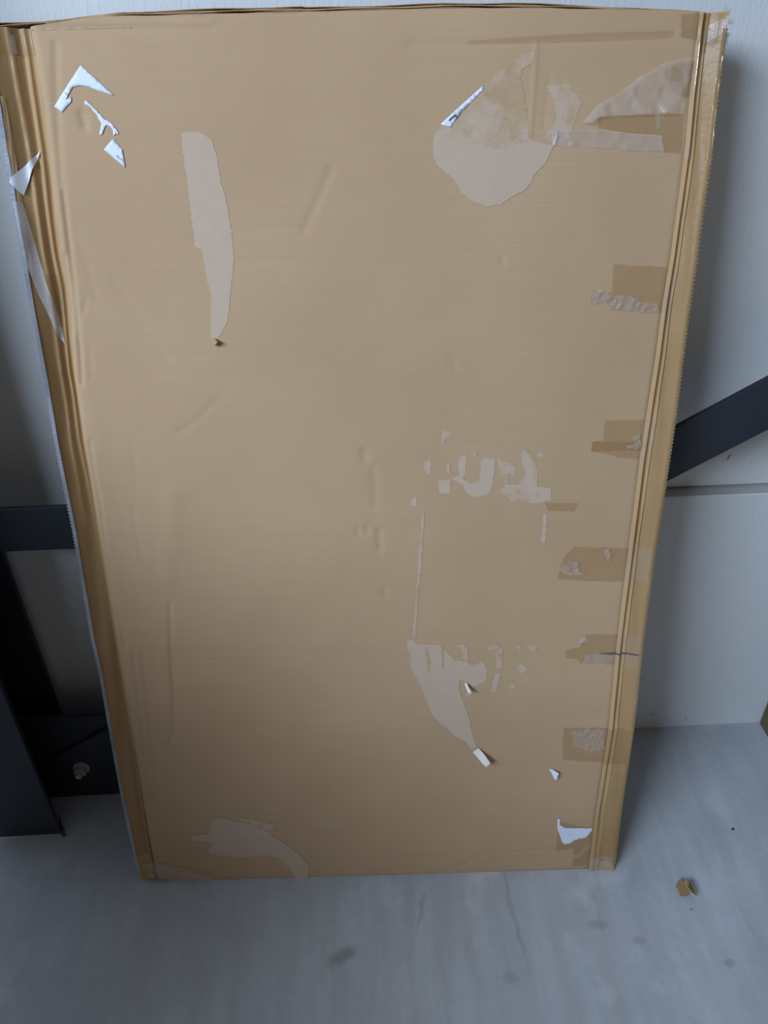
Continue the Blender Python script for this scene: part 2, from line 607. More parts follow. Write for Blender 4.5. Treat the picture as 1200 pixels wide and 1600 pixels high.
def strip_sampler(d):
    v, kk, Ug, Wg = d

    def f(vq, kq):
        i = np.interp(vq, v, np.arange(len(v)))
        j = np.interp(kq, kk, np.arange(len(kk)))
        i0 = np.clip(np.floor(i).astype(int), 0, len(v) - 2)
        j0 = np.clip(np.floor(j).astype(int), 0, len(kk) - 2)
        a, b = i - i0, j - j0
        z = lambda A: (A[i0, j0] * (1 - a) * (1 - b) + A[i0 + 1, j0] * a * (1 - b) + A[i0, j0 + 1] * (1 - a) * b + A[i0 + 1, j0 + 1] * a * b)
        return z(Ug), z(Wg)
    return f


SL, SR = strip_sampler(left_d), strip_sampler(right_d)


def strip_band(name, samp, v0, v1, k0, k1, off, mat, nk=12, wave=0.0, slant=0.0, ragged=0.0, parent=box):
    """a band of tape or paper lying on a side fold"""
    nv = max(6, int(abs(v1 - v0) / 0.004))
    A = np.linspace(0, 1, nv)
    B = np.linspace(0, 1, nk)
    Kq = k0 + (k1 - k0) * B[None] + 0 * A[:, None]
    Vq = v0 + (v1 - v0) * A[:, None] + slant * (Kq - k0)
    if ragged:
        e = ragged * (rng.random(nk) - .5)
        Vq[0] += e
        Vq[-1] += ragged * (rng.random(nk) - .5)
    u, w = samp(Vq, Kq)
    w = w + off + wave * (np.sin(90 * Vq + 30 * Kq) * np.sin(40 * Kq + 21 * Vq) + .6 * np.sin(210 * Vq))
    return grid_mesh(name, np.stack([u, -w, Vq], -1), mat, parent)


# ---- back body of the box: sides, bottom, back; and the layered cut edges
def shell():
    D = -0.046
    vs = np.linspace(0.010, 1, 60)
    rows = []
    for t in np.linspace(0, 1, 80):
        vq = 0.010 + t * (H - 0.022)
        a, b = float(oL(vq)) + 0.0015, float(oR(vq)) - 0.0015
        w0 = float(w_out(vq)) - 0.0012
        rows.append([(a, -w0, vq), (a + .012, -(D + .006), vq), (a + .03, -D, vq), (b - .03, -D, vq), (b - .012, -(D + .006), vq), (b, -w0, vq)])
    P = np.array(rows)
    o = grid_mesh('back_panel', P[:, ::-1], M_CARD, box, smooth=False)
    me = o.data
    # close the bottom against the front panel
    bm = bmesh.new()
    us = np.linspace(float(oL(0.0)), float(oR(0.0)), 60)
    fr = [bm.verts.new(L(u, T - .004, float(cB(u)))) for u in us]
    md = [bm.verts.new(L(u, 0.004, 0.003)) for u in us]
    bk = [bm.verts.new(L(np.clip(u, us[0] + .02, us[-1] - .02), -.044, 0.010)) for u in us]
    for i in range(len(us) - 1):
        bm.faces.new((fr[i], fr[i + 1], md[i + 1], md[i]))
        bm.faces.new((md[i], md[i + 1], bk[i + 1], bk[i]))
    bm_obj('bottom_flap', bm, M_CARD, box)


shell()


# cut edges with visible fluting
def cut_edge(name, left):
    """toothed rim of the sheet along a side"""
    cc = oL if left else oR
    n_ = 500
    bm = bmesh.new()
    prev = None
    sg = -1 if left else 1
    for i in range(n_):
        v = 0.012 + (H - 0.03) * i / (n_ - 1)
        u = float(cc(v))
        w = float(w_out(v))
        tooth = (0.0016 if i % 2 else 0.0) + rng.random() * 0.0005
        if left:
            ring = [(u + 0.0012, w + 0.0016), (u - 0.0008 - tooth * .2, w + 0.0012), (u - 0.0052 - tooth, w - 0.0022), (u - 0.0035, w - 0.0070)]
        else:
            ring = [(u - 0.0050, w + 0.0022), (u - 0.0012 - tooth * .2, w + 0.0014), (u + 0.0010 + tooth, w - 0.0006), (u + 0.0004, w - 0.0060)]
        cur = [bm.verts.new(L(a, b, v)) for a, b in ring]
        if prev:
            for k in range(3):
                bm.faces.new((prev[k], prev[k + 1], cur[k + 1], cur[k]))
        prev = cur
    return bm_obj(name, bm, M_LINER if left else M_EDGE, box)


tag(cut_edge('cut_edge', True), 'pale corrugated cut edge')
tag(cut_edge('cut_edge', False), 'toothed corrugated cut edge')

# top: layered corrugated sheets seen on their fluted ends
TOP_OUT = [(0, 33), (60, 31), (110, 27), (190, 17), (350, 11), (470, 8.5), (480, 10), (600, 6.5), (700, 3), (800, 2), (900, 5.5), (1000, 11), (1100, 19), (1130, 24)]
W_TOP = T - 0.002
cTT = Curve(TOP_OUT, W_TOP, 0)


def top_layer(f0, f1, u0, u1, w0, seed):
    """one closing flap seen on its cut end: two liners with fluting between; f0..f1 = share of the height above the front panel"""
    sheet = empty('top_flap', (0, 0, 0))
    sheet.parent = box
    n_ = int((u1 - u0) / 0.0030)
    us = np.linspace(u0, u1, n_)
    lo_v = cT(us)
    hi_v = np.maximum(cTT(us), lo_v + 0.0025)
    a_ = lo_v + (hi_v - lo_v) * f0 + .0004 * np.sin(60 * us + seed)
    b_ = lo_v + (hi_v - lo_v) * f1 + .0005 * np.sin(45 * us + 2 * seed) - .0004
    ws = w0 + .0012 * np.sin(9 * us + seed) + rng.normal(0, .0003, n_)
    D = -0.040
    for base, th in ((a_, .0006), (b_ - .0006, .0006)):
        P = np.stack([np.stack([us, -ws, base], -1), np.stack([us, -ws, base + th], -1), np.stack([us, 0 * us - D, base + th], -1), np.stack([us, 0 * us - D, base], -1), np.stack([us, -ws, base], -1)], 0)
        grid_mesh('liner', P[::-1], M_CARD, sheet, smooth=False)
    n2 = int((u1 - u0) / 0.0017)
    uu = np.linspace(u0, u1, n2)
    t = 0.5 + 0.48 * np.sin(np.arange(n2) * math.pi / 2 + .7)
    vv_ = np.interp(uu, us, a_) * (1 - t) + np.interp(uu, us, b_) * t
    wv = np.interp(uu, us, ws) - .004
    P = np.stack([np.stack([uu, -wv, vv_], -1), np.stack([uu, 0 * uu + .02, vv_], -1)], 0)
    tag(grid_mesh('fluting', P, M_FLUTE, sheet, smooth=False), kind='stuff')
    return sheet


_uL, _uR = float(cL(H)) - .03, float(cR(H)) + .02
top_layer(0.02, 0.50, _uL + .05, _uR, T - .0015, 1)
top_layer(0.54, 1.0, _uL - .02, _uR - .03, T - .006, 2)

# ------------------------------------------------------------------ patches on the front: torn fibre, labels, tape


def ragged(poly, step, amp):
    out = []
    m = len(poly)
    for i in range(m):
        a, b = np.array(poly[i], float), np.array(poly[(i + 1) % m], float)
        k = max(1, int(np.linalg.norm(b - a) / step))
        for j in range(k):
            p = a + (b - a) * j / k
            if amp:
                p = p + rng.normal(0, amp, 2) * (0.4 if j == 0 else 1)
            out.append(p)
    return out


def inside(px, py, poly):
    x, y = poly[:, 0], poly[:, 1]
    r = np.zeros(px.shape, bool)
    j = len(poly) - 1
    for i in range(len(poly)):
        c = ((y[i] > py) != (y[j] > py)) & (px < (x[j] - x[i]) * (py - y[i]) / (y[j] - y[i] + 1e-15) + x[i])
        r ^= c
        j = i
    return r


PN = [0]


def patch(name, px, mat, off=0.0004, step=5, amp=0.0, lift=None, cell=0.005, thick=0.0, parent=None, wsurf=None, label=None):
    """thin piece following the front; px = outline in photo points"""
    PN[0] += 1
    off += 0.000012 * (PN[0] % 40)
    pl = ragged(px, step, amp)
    uv = np.array([on(x, y) for x, y in pl])
    lo_, hi_ = uv.min(0), uv.max(0)
    gx, gy = np.meshgrid(np.arange(lo_[0] + cell / 2, hi_[0], cell), np.arange(lo_[1] + cell / 2, hi_[1], cell))
    gx = (gx + rng.normal(0, cell * .12, gx.shape)).ravel()
    gy = (gy + rng.normal(0, cell * .12, gy.shape)).ravel()
    m = inside(gx, gy, uv)
    pts = [Vector(p) for p in uv] + [Vector((a, b)) for a, b in zip(gx[m], gy[m])]
    nb = len(uv)
    r = delaunay_2d_cdt(pts, [(i, (i + 1) % nb) for i in range(nb)], [list(range(nb))], 1, 1e-6)
    vs = np.array([(p.x, p.y) for p in r[0]])
    w = (front_w(vs[:, 0], vs[:, 1]) if wsurf is None else wsurf(vs[:, 0], vs[:, 1])) + off
    if lift is not None:
        w = w + lift(vs[:, 0], vs[:, 1])
    o = mesh_obj(name, [L(a, c, b) for (a, b), c in zip(vs, w)], [f for f in r[2]], mat, parent or box, smooth=True)
    # face outwards
    me = o.data
    nrm = sum((p.normal.y for p in me.polygons)) if len(me.polygons) else -1
    if nrm > 0:
        me.flip_normals()
    if thick:
        md = o.modifiers.new('sheet', 'SOLIDIFY')
        md.thickness = thick
        md.offset = 1.0
    if label:
        o['label'] = label
    return o


def sc(pts, ox, oy, k):
    return [(ox + a / k, oy + b / k) for a, b in pts]


# torn areas
p1 = [(283, 207), (310, 206), (330, 218), (338, 240), (345, 285), (353, 310), (358, 340), (362, 365), (366, 400), (362, 450), (357, 490), (352, 510),
      (342, 528), (330, 530), (329, 495), (330, 460), (322, 430), (317, 395), (305, 385), (300, 350), (296, 310), (292, 280), (286, 240)]
patch('torn_area', p1, M_TORN, step=4, amp=0.8, label='long pale torn streak at upper left')
p2 = sc([(440, 320), (540, 215), (640, 140), (720, 80), (785, 90), (770, 150), (700, 200), (690, 260), (715, 330), (720, 400), (740, 500), (740, 620),
         (900, 670), (850, 780), (780, 850), (740, 930), (640, 990), (560, 1040), (480, 1050), (400, 1020), (320, 960), (280, 880), (170, 790), (145, 690), (155, 590), (200, 545), (255, 555), (300, 500)], 640, 60, 4)
M_TORN_BIG = torn('torn_paper_fibre_broad', (0.61, 0.45, 0.33, 1), 0.45, 0.60, 18)
patch('torn_area', p2, M_TORN_BIG, step=4, amp=0.8, label='broad pale torn area around the label corner')
p2b = sc([(200, 600), (300, 640), (450, 690), (600, 690), (760, 640), (900, 670), (850, 780), (780, 850), (740, 930), (640, 990), (560, 1040), (480, 1050), (400, 1020), (320, 960), (280, 880), (170, 790), (145, 690), (160, 600)], 640, 60, 4)
patch('torn_area', p2b, M_TORN, off=0.0006, step=4, amp=0.8)
p3 = sc([(855, 300), (980, 280), (1080, 400), (1040, 500), (1000, 640), (900, 660), (840, 620), (880, 560), (920, 500), (900, 380)], 640, 60, 4)
patch('torn_area', p3, M_TORN2, step=4, amp=1.2)
K4 = (540, 640, 3.3333)
for q, mt in [
    ([(500, 95), (560, 125), (520, 150), (510, 185), (498, 175)], M_TORN3),
    ([(410, 270), (445, 265), (440, 335), (412, 330)], M_TORN2),
    ([(480, 370), (545, 360), (545, 435), (485, 435)], M_TORN),
    ([(600, 235), (630, 240), (625, 330), (605, 360), (650, 385), (695, 370), (700, 340), (705, 270), (720, 250), (780, 255), (765, 400), (745, 440), (670, 455), (630, 435), (610, 390), (550, 360), (590, 340), (585, 290)], M_TORN),
    ([(790, 250), (880, 290), (890, 350), (850, 330), (840, 390), (900, 390), (930, 330), (910, 230), (940, 200), (970, 240), (1000, 310), (1000, 400), (1070, 410), (1070, 470), (1000, 490), (950, 480), (860, 480), (850, 460), (800, 430), (830, 380), (800, 330)], M_TORN2),
    ([(1005, 410), (1070, 410), (1070, 468), (1005, 475)], M_TORN), ([(915, 240), (960, 240), (990, 320), (960, 420), (925, 420), (940, 330)], M_TORN),
    ([(340, 470), (370, 450), (372, 500), (338, 500)], M_TORN),
    ([(398, 520), (410, 520), (406, 640), (398, 760), (392, 860), (378, 960), (372, 1060), (364, 1165), (350, 1165), (360, 1060), (368, 950), (374, 850), (378, 740), (392, 620)], M_TORN2),
    ([(1030, 540), (1050, 540), (1040, 690), (1018, 690)], M_TORN),
    ([(650, 220), (690, 225), (680, 250), (650, 240)], M_TORN2), ([(1000, 220), (1035, 235), (1025, 250), (1000, 240)], M_TORN),
    ([(520, 290), (542, 285), (545, 330), (525, 330)], M_TORN3),
]:
    patch('torn_fleck', sc(q, *K4), mt, step=2.5, amp=0.5, cell=0.003)
K5 = (600, 960, 4)
p5 = [(145, 160), (190, 150), (205, 180), (350, 185), (400, 240), (440, 280), (520, 290), (540, 310), (620, 300), (650, 340), (635, 420), (560, 445), (470, 400), (470, 470),
      (500, 560), (530, 640), (550, 740), (580, 825), (545, 845), (510, 790), (450, 765), (400, 710), (350, 680), (285, 600), (255, 510), (230, 440), (170, 340), (165, 240), (145, 220)]
patch('torn_area', sc(p5, *K5), M_TORN, step=3, amp=0.6, label='pale torn wedge at lower right ending in a curled flap')
for q in [[(255, 210), (272, 210), (288, 300), (282, 362), (268, 330), (262, 260)], [(358, 200), (372, 210), (374, 330), (366, 345), (360, 260)]]:
    patch('unpeeled_sliver', sc(q, *K5), M_CARD, off=0.0008, step=3, amp=0.3, cell=0.004)
for q, mt in [
    ([(450, 190), (500, 180), (525, 220), (525, 290), (490, 270), (480, 215)], M_TORN2), ([(640, 210), (700, 175), (740, 220), (735, 330), (700, 330), (690, 250)], M_TORN2),
    ([(690, 365), (730, 360), (700, 480), (668, 480)], M_TORN), ([(820, 190), (870, 205), (850, 240)], M_TORN2), ([(830, 330), (860, 305), (905, 340), (850, 370)], M_TORN),
    ([(780, 440), (820, 430), (825, 460), (790, 462)], M_TORN), ([(905, 190), (950, 190), (950, 225), (910, 220)], M_TORN2), ([(182, 60), (192, 60), (200, 125), (184, 130)], M_TORN),
    ([(500, 490), (540, 490), (545, 510), (505, 508)], M_TORN)]:
    patch('torn_fleck', sc(q, *K5), mt, step=2.5, amp=0.5, cell=0.003)
K6 = (180, 1200, 3.3333)
p6 = [(390, 355), (490, 340), (500, 270), (560, 258), (620, 275), (700, 290), (780, 320), (850, 370), (920, 420), (980, 470), (1010, 510), (1000, 570), (970, 600), (940, 570), (900, 510),
      (850, 465), (780, 455), (660, 465), (540, 455), (480, 430), (520, 390), (400, 375)]
patch('torn_area', sc(p6, *K6), torn('torn_paper_fibre_low', (0.61, 0.45, 0.33, 1), 0.2, 0.42, 24), step=3, amp=0.9, label='pale torn smear near the bottom left corner')
patch('torn_area', sc([(620, 265), (680, 258), (830, 295), (810, 330), (740, 300)], *K6), M_TORN2, step=3, amp=0.8)
patch('torn_fleck', sc([(940, 585), (970, 590), (985, 603), (960, 606)], *K6), M_CREAM, off=0.001, step=3, cell=0.003)


# curled flaps of torn liner standing off the board
def curl(cx, cy, h, r=0.03, dirv=(1, -0.3)):
    c = on(cx, cy)
    d = np.array(dirv) / np.linalg.norm(dirv)

    def f(u, v):
        t = np.clip(((u - c[0]) * d[0] + (v - c[1]) * d[1]) / r, 0, 1.3)
        return h * t ** 1.5
    return f


patch('torn_flap', sc([(590, 830), (625, 855), (660, 885), (630, 910), (590, 885), (553, 855)], *K5), M_CREAM, off=0.0008, cell=0.003, lift=curl(744, 1168, 0.012, 0.022, (1, -1)), thick=0.0004, label='curled cream paper flap')
patch('torn_flap', sc([(500, 425), (515, 420), (545, 458), (520, 460)], *K5), M_CREAM, off=0.0008, cell=0.003, lift=curl(725, 1065, 0.010, 0.010, (1, -.6)), thick=0.0003)
patch('torn_flap', [(329, 529), (336, 528), (343, 532), (336, 539), (331, 536)], M_EDGE, off=0.0008, cell=0.003, lift=curl(329, 529, 0.010, 0.012, (1, -.5)), thick=0.0006)

# white label remnants
K1 = (0, 0, 4)
patch('label_remnant', sc([(505, 408), (715, 598), (620, 570), (560, 545), (500, 535), (455, 545), (430, 590), (412, 625), (445, 602), (448, 635), (388, 702), (338, 665)], *K1), M_WHITE, off=0.0006, step=6, amp=0.15, thick=0.0002, label='white angular label remnant at top left')
patch('label_remnant', sc([(530, 630), (545, 632), (600, 685), (655, 745), (700, 772), (742, 830), (736, 842), (722, 828), (720, 845), (708, 848), (706, 815), (690, 790), (665, 782), (640, 838), (620, 842), (635, 775), (600, 710), (560, 665), (530, 650)], *K1), M_WHITE, off=0.0006, step=4, amp=0.3, cell=0.003, thick=0.0002, label='thin branching white label strip')
lr = patch('label_remnant', sc([(705, 868), (765, 935), (785, 1048), (650, 935)], *K1), M_WHITE, off=0.0006, step=6, thick=0.0002, label='small white label corner with faint print')
KT = (155, 210, 24)
for q in [[(640, 820), (700, 780), (725, 800), (660, 850)], [(680, 860), (720, 840), (770, 880), (735, 905)], [(770, 930), (850, 895), (858, 908), (780, 950)], [(830, 985), (870, 945), (885, 955), (850, 1000)]]:
    patch('print_mark', sc(q, *KT), M_INK2, off=0.0022, step=3, cell=0.004, parent=lr)
lb = patch('label_remnant', [(688.3, 194), (722, 163), (756, 132.5), (754, 141), (738, 158), (722, 172), (704.5, 199), (696, 197)], M_WHITE, off=0.0008, step=6, thick=0.0002, label='narrow white label edge with a dark printed letter')
KL = (680, 130, 13.333)
patch('printed_letter', sc([(268, 775), (405, 648), (458, 712), (440, 725), (402, 682), (285, 792)], *KL), M_INK, off=0.0024, step=3, cell=0.003, parent=lb)
for q in [[(470, 610), (490, 600), (500, 640), (480, 650)], [(560, 520), (580, 505), (605, 540), (590, 552)], [(605, 490), (625, 485), (632, 505), (615, 512)], [(675, 410), (690, 400), (700, 420), (684, 428)]]:
    patch('print_mark', sc(q, *KL), M_INK2, off=0.0024, step=3, cell=0.004, parent=lb)
patch('label_remnant', sc([(238, 285), (262, 300), (270, 370), (330, 400), (460, 400), (640, 405), (652, 425), (560, 515), (440, 540), (370, 580), (315, 588), (285, 560), (230, 400)], 840, 1240, 7.5), M_WHITE, off=0.0008, step=4, amp=0.15, thick=0.0004, label='bright white paper scrap at bottom right')
patch('label_remnant', sc([(1030, 962), (1050, 962), (1085, 970), (1078, 1005), (1065, 1022)], *K5), M_WHITE, off=0.0008, cell=0.003, lift=curl(858, 1205, 0.006, 0.012, (1, 0)), thick=0.0002)


# tape pieces on the front
def crump(amp, k=1.0, seed=0):
    """irregular creases: folded noise from a few random directions"""
    r = np.random.default_rng(100 + seed)
    dirs = [(r.uniform(0, math.pi), r.uniform(45, 190) * k, r.uniform(0, 6.28), r.uniform(.3, 1)) for _ in range(6)]

    def f(u, v):
        w = 0
        du = .006 * np.sin(70 * v + seed) + .003 * np.sin(190 * u + 1.7 * seed)
        for a, q, ph, g_ in dirs:
            w = w + g_ * np.abs(np.sin(q * ((u + du) * math.cos(a) + v * math.sin(a)) + ph)) ** 3
        return amp * w * 1.0
    return f


patch('tape_strip', [(1062, 22), (1089, 20), (1087, 62), (1060, 57)], M_TAPE_D, off=0.0007, lift=crump(0.0012, 1.4), cell=0.003)
patch('tape_strip', [(932, 184), (985, 180), (1068, 178), (1064, 240), (1036, 238), (1034, 212), (986, 208), (960, 205), (935, 200)], M_TAPE_D, off=0.0006)
patch('tape_strip', [(908, 192), (932, 165), (962, 148), (1000, 119), (1040, 97), (1060, 95), (1077, 92), (1066, 178), (1030, 177), (985, 180), (960, 181), (935, 183), (922, 193)], M_TAPE_W,
      off=0.0009, step=4, amp=0.5, lift=crump(0.0030, 1.0, 1), cell=0.0025, label='crumpled loose clear tape')
patch('tape_strip', [(1048, 96), (1077, 92), (1070, 150), (1052, 146), (1040, 130)], M_TAPE_D, off=0.0058)
patch('tape_strip', [(863, 205), (905, 203), (950, 204), (985, 209), (1033, 212), (1038, 237), (990, 236), (930, 230), (863, 228)], M_TAPE_W, off=0.0008, step=4, amp=0.4, lift=crump(0.0009, 1.2, 2), cell=0.003)
patch('tape_strip', [(1022, 178), (1032, 178), (1031, 200), (1026, 202)], M_TAPE_W, off=0.0012, cell=0.003)
patch('tape_crease', [(868, 203), (872, 203), (866, 228), (862, 227)], M_FILM, off=0.0012, cell=0.003, lift=crump(0.0015, 2.0, 1))
patch('tape_strip', [(958, 413), (1042, 417), (1033, 488), (1000, 487), (950, 483), (944, 470), (922, 475), (924, 455), (955, 457)], M_TAPE, off=0.0007, step=5, amp=0.4, lift=crump(0.0005, 1.0, 3), cell=0.003)
patch('tape_wrinkle', [(924, 456), (940, 452), (955, 462), (985, 462), (1000, 472), (1026, 474), (1030, 487), (1000, 487), (950, 483), (944, 472), (924, 474)], M_TAPE_W, off=0.0013, step=4, amp=0.7, lift=crump(0.0018, 2.0, 4), cell=0.0025)
patch('tape_strip', [(945, 657), (1006, 655), (997, 718), (965, 715), (945, 708), (923, 706), (925, 690), (942, 688)], M_TAPE, off=0.0007, step=5, amp=0.4, cell=0.004)
patch('tape_strip', [(925, 690), (1000, 690), (998, 704), (923, 705)], M_TAPE, off=0.0010, cell=0.004)
patch('tape_wrinkle', [(985, 682), (998, 678), (1000, 700), (980, 700), (978, 696), (992, 692)], M_TAPE_W, off=0.0012, step=3, amp=0.6, lift=crump(0.0020, 2.2, 5), cell=0.0025)
patch('tape_strip', [(850, 785), (904, 786), (897, 799), (856, 798)], M_TAPE, off=0.0007, cell=0.004)
patch('tape_strip', [(895, 854), (982, 856), (973, 908), (920, 907), (870, 904), (874, 885), (880, 870)], M_TAPE, off=0.0007, step=5, amp=0.4, lift=crump(0.0006, 1.3, 6), cell=0.003)
patch('tape_wrinkle', [(872, 888), (888, 874), (900, 876), (905, 892), (915, 894), (898, 897), (880, 894)], M_TAPE_W, off=0.0012, step=3, amp=0.6, lift=crump(0.0016, 2.2, 7), cell=0.0025)
patch('tape_wrinkle', [(941, 856), (954, 856), (950, 872), (952, 878), (945, 870)], M_TAPE_W, off=0.0012, step=3, amp=0.5, lift=crump(0.0020, 2.2, 8), cell=0.0025)
patch('tape_strip', [(915, 991), (966, 991), (957, 1038), (908, 1038), (902, 1030), (883, 1028), (884, 1015), (905, 1012)], M_TAPE, off=0.0007, step=5, amp=0.4, cell=0.004)
patch('tape_wrinkle', [(915, 1022), (935, 1018), (958, 1024), (954, 1037), (908, 1037)], M_TAPE_W, off=0.0011, step=3, amp=0.6, lift=crump(0.0014, 1.8, 9), cell=0.0025)
patch('tape_wrinkle', [(903, 1003), (914, 993), (916, 999), (908, 1004)], M_FILM, off=0.0012, step=3, cell=0.0025)
patch('pen_line', [(935, 1020), (963, 1019), (963, 1021.5), (935, 1022)], M_PEN, off=0.0016, step=6, cell=0.004)
patch('tape_strip', [(880, 1137), (950, 1137), (944, 1192), (878, 1186)], M_TAPE, off=0.0007, step=5, amp=0.4, cell=0.004)
patch('tape_wrinkle', [(892, 1140), (920, 1136), (946, 1138), (942, 1170), (918, 1172), (895, 1160)], M_TAPE_W, off=0.0010, step=3, amp=0.8, lift=crump(0.0016, 2.4, 10), cell=0.0025)
patch('tape_strip', [(896, 1326), (925, 1320), (921, 1352), (894, 1354)], M_TAPE_D, off=0.0008, cell=0.004)
patch('tape_strip', [(873, 1283), (926, 1295), (924, 1318), (896, 1326), (868, 1330)], M_TAPE, off=0.0006, cell=0.004)
patch('tape_wrinkle', [(885, 1340), (905, 1328), (924, 1316), (922, 1322), (906, 1336), (888, 1346)], M_TAPE_W, off=0.0011, step=3, amp=0.5, lift=crump(0.0010, 2.0, 3), cell=0.003)
patch('tape_strip', [(226, 1352), (245, 1345), (330, 1366), (330, 1374), (232, 1372)], M_TAPE_W, off=0.0010, step=4, amp=0.6, lift=crump(0.0010, 1.6, 5), cell=0.003)
# thin darker brown bands under the top edge on both sides
patch('tape_strip', [(730, 63), (900, 52), (1052, 48), (1052, 60), (900, 66), (730, 69)], M_BAND, off=0.0006, step=6, amp=0.3, cell=0.005)
patch('tape_strip', [(47, 45), (120, 43), (205, 41), (205, 44), (120, 46), (47, 48)], M_TAPE_D, off=0.0006, step=6, amp=0.2, cell=0.004)


# tape along the folded sides
def vpx(y, x=1040):
    return float(on(x, y)[1])


strip_band('side_tape', SR, 0.02, vpx(62), 0.42, 0.93, 0.0005, M_TAPE_D, ragged=0.004)
strip_band('side_tape', SR, vpx(250), vpx(62), 0.0, 0.20, 0.0006, M_TAPE_S, wave=0.00004, nk=22)
strip_band('side_tape', SR, vpx(70), vpx(22), 0.0, 0.98, 0.0012, M_TAPE_D, wave=0.0010, nk=24)
strip_band('side_tape', SR, vpx(92), vpx(66), 0.05, 0.98, 0.0009, M_TAPE_D, wave=0.0006, nk=24, slant=0.02)
strip_band('side_tape', SR, vpx(68), vpx(42), 0.35, 0.98, 0.0022, M_TAPE_W, wave=0.0008, nk=20, slant=0.015)
strip_band('side_tape', SR, vpx(260), vpx(90), 0.86, 1.0, 0.0012, M_TAPE_S, wave=0.0006)
strip_band('side_tape', SR, vpx(500), vpx(430), 0.0, 0.36, 0.0008, M_TAPE_F, wave=0.0003)
strip_band('side_tape', SR, vpx(720), vpx(655), 0.0, 0.40, 0.0008, M_TAPE_F, wave=0.0004)
strip_band('side_tape', SR, vpx(908), vpx(856), 0.0, 0.97, 0.0009, M_TAPE_F, wave=0.0003, nk=18)
strip_band('side_tape', SR, vpx(1040), vpx(992), 0.0, 0.97, 0.0009, M_TAPE_F, wave=0.0003, nk=18)
strip_band('side_tape', SR, vpx(1192), vpx(1137), 0.0, 0.97, 0.0009, M_TAPE, wave=0.0003, nk=18)
strip_band('pen_line', SR, vpx(1021), vpx(1018.8), 0.0, 0.95, 0.0016, M_PEN, nk=14)
strip_band('side_tape', SR, vpx(1356), vpx(1335), 0.0, 0.98, 0.0012, M_TAPE_W, wave=0.0012, nk=20)

vl = lambda y: float(on(100, y)[1])
strip_band('side_tape', SL, vl(1340), vl(430), 0.24, 0.97, 0.0005, M_TAPE_D, wave=0.00025, nk=16)
strip_band('side_tape', SL, vl(290), vl(40), 0.50, 0.99, 0.0007, M_TAPE_D, wave=0.0004, nk=16)
strip_band('side_tape', SL, vl(84), vl(42), 0.02, 0.99, 0.0010, M_TAPE_D, wave=0.0005, nk=20)
strip_band('side_tape', SL, vl(420), vl(150), 0.86, 1.0, 0.0014, M_TAPE_S, wave=0.0006)
strip_band('tape_crease', SL, vl(82), vl(52), 0.48, 0.56, 0.0022, M_FILM, wave=0.0005, nk=6)


def strip_patch(name, px, samp, cc, oo, off, mat, lift=None, label=None):
    """piece outlined in photo points that lies on a side fold"""
    def ws(u, v):
        k = np.clip((u - cc(v)) / (oo(v) - cc(v)), 0, 1)
        return samp(v, k)[1]
    return patch(name, px, mat, off=off, step=4, cell=0.003, wsurf=ws, lift=lift, label=label)


strip_patch('label_remnant', sc([(232, 940), (200, 1040), (152, 1222), (82, 1142), (86, 1112), (140, 1050)], *K1), SL, cL, oL, 0.003, M_WHITE, label='white label corner under tape on the left fold')
strip_patch('loose_film', sc([(105, 60), (150, 60), (240, 400), (330, 700), (390, 960), (365, 930), (250, 640), (170, 400)], 0, 300, 4), SL, cL, oL, 0.003, M_FILM, lift=crump(0.0012, .8, 2), label='loose clear tape film')

# frayed tuft of tape standing off the top right corner
tb = bmesh.new()
c0 = on(1130, 30, 0.004)
for k in range(9):
    a0 = rng.uniform(-.25, 1.9)
    ln_, wd = rng.uniform(.008, .018), rng.uniform(.003, .006)
    base = np.array([c0[0] + rng.uniform(-.010, .006), rng.uniform(0.0, .012), c0[1] + rng.uniform(-.03, .004)])
    d = np.array([math.cos(a0) * .8, rng.uniform(-.4, .5), math.sin(a0)])
    s_ = np.array([-d[2], .5, d[0]])
    q = [base - s_ * wd, base + s_ * wd, base + d * ln_ * .6 + s_ * wd * 1.1, base + d * ln_ + s_ * wd * .2, base + d * ln_ * .7 - s_ * wd * .9]
    f_ = [tb.verts.new((p[0], -p[1], p[2])) for p in q]
    tb.faces.new(f_)
tag(bm_obj('frayed_tape', tb, M_FILM, box), 'frayed tuft of clear tape at the top right corner')

# ------------------------------------------------------------------ steelwork behind
FX, FY = -0.667, 0.114            # right edge and face of the column's front flange
col = empty('steel_column', (FX - 0.0875, FY + 0.083, 0))
cxo, cyo = col.location.x, col.location.y


def colbox(name, x0, x1, y0, y1, z0, z1, bev=0.002):
    return bm_obj(name, box_bm(x0 - cxo, x1 - cxo, y0 - cyo, y1 - cyo, z0, z1, bev), M_STEEL, col)


colbox('flange', FX - 0.175, FX, FY, FY + 0.011, 0.0, 2.9)
colbox('flange', FX - 0.175, FX, FY + 0.157, FY + 0.168, 0.0, 2.9)
colbox('web', FX - 0.0915, FX - 0.0835, FY + 0.011, FY + 0.157, 0.0, 2.9)
BY = 0.206
colbox('stiffener_plate', FX - 0.083, FX, BY, BY + 0.010, 0.0, 0.254, 0.0004)
tag(col, 'black steel H column standing against the wall at far left', 'column')


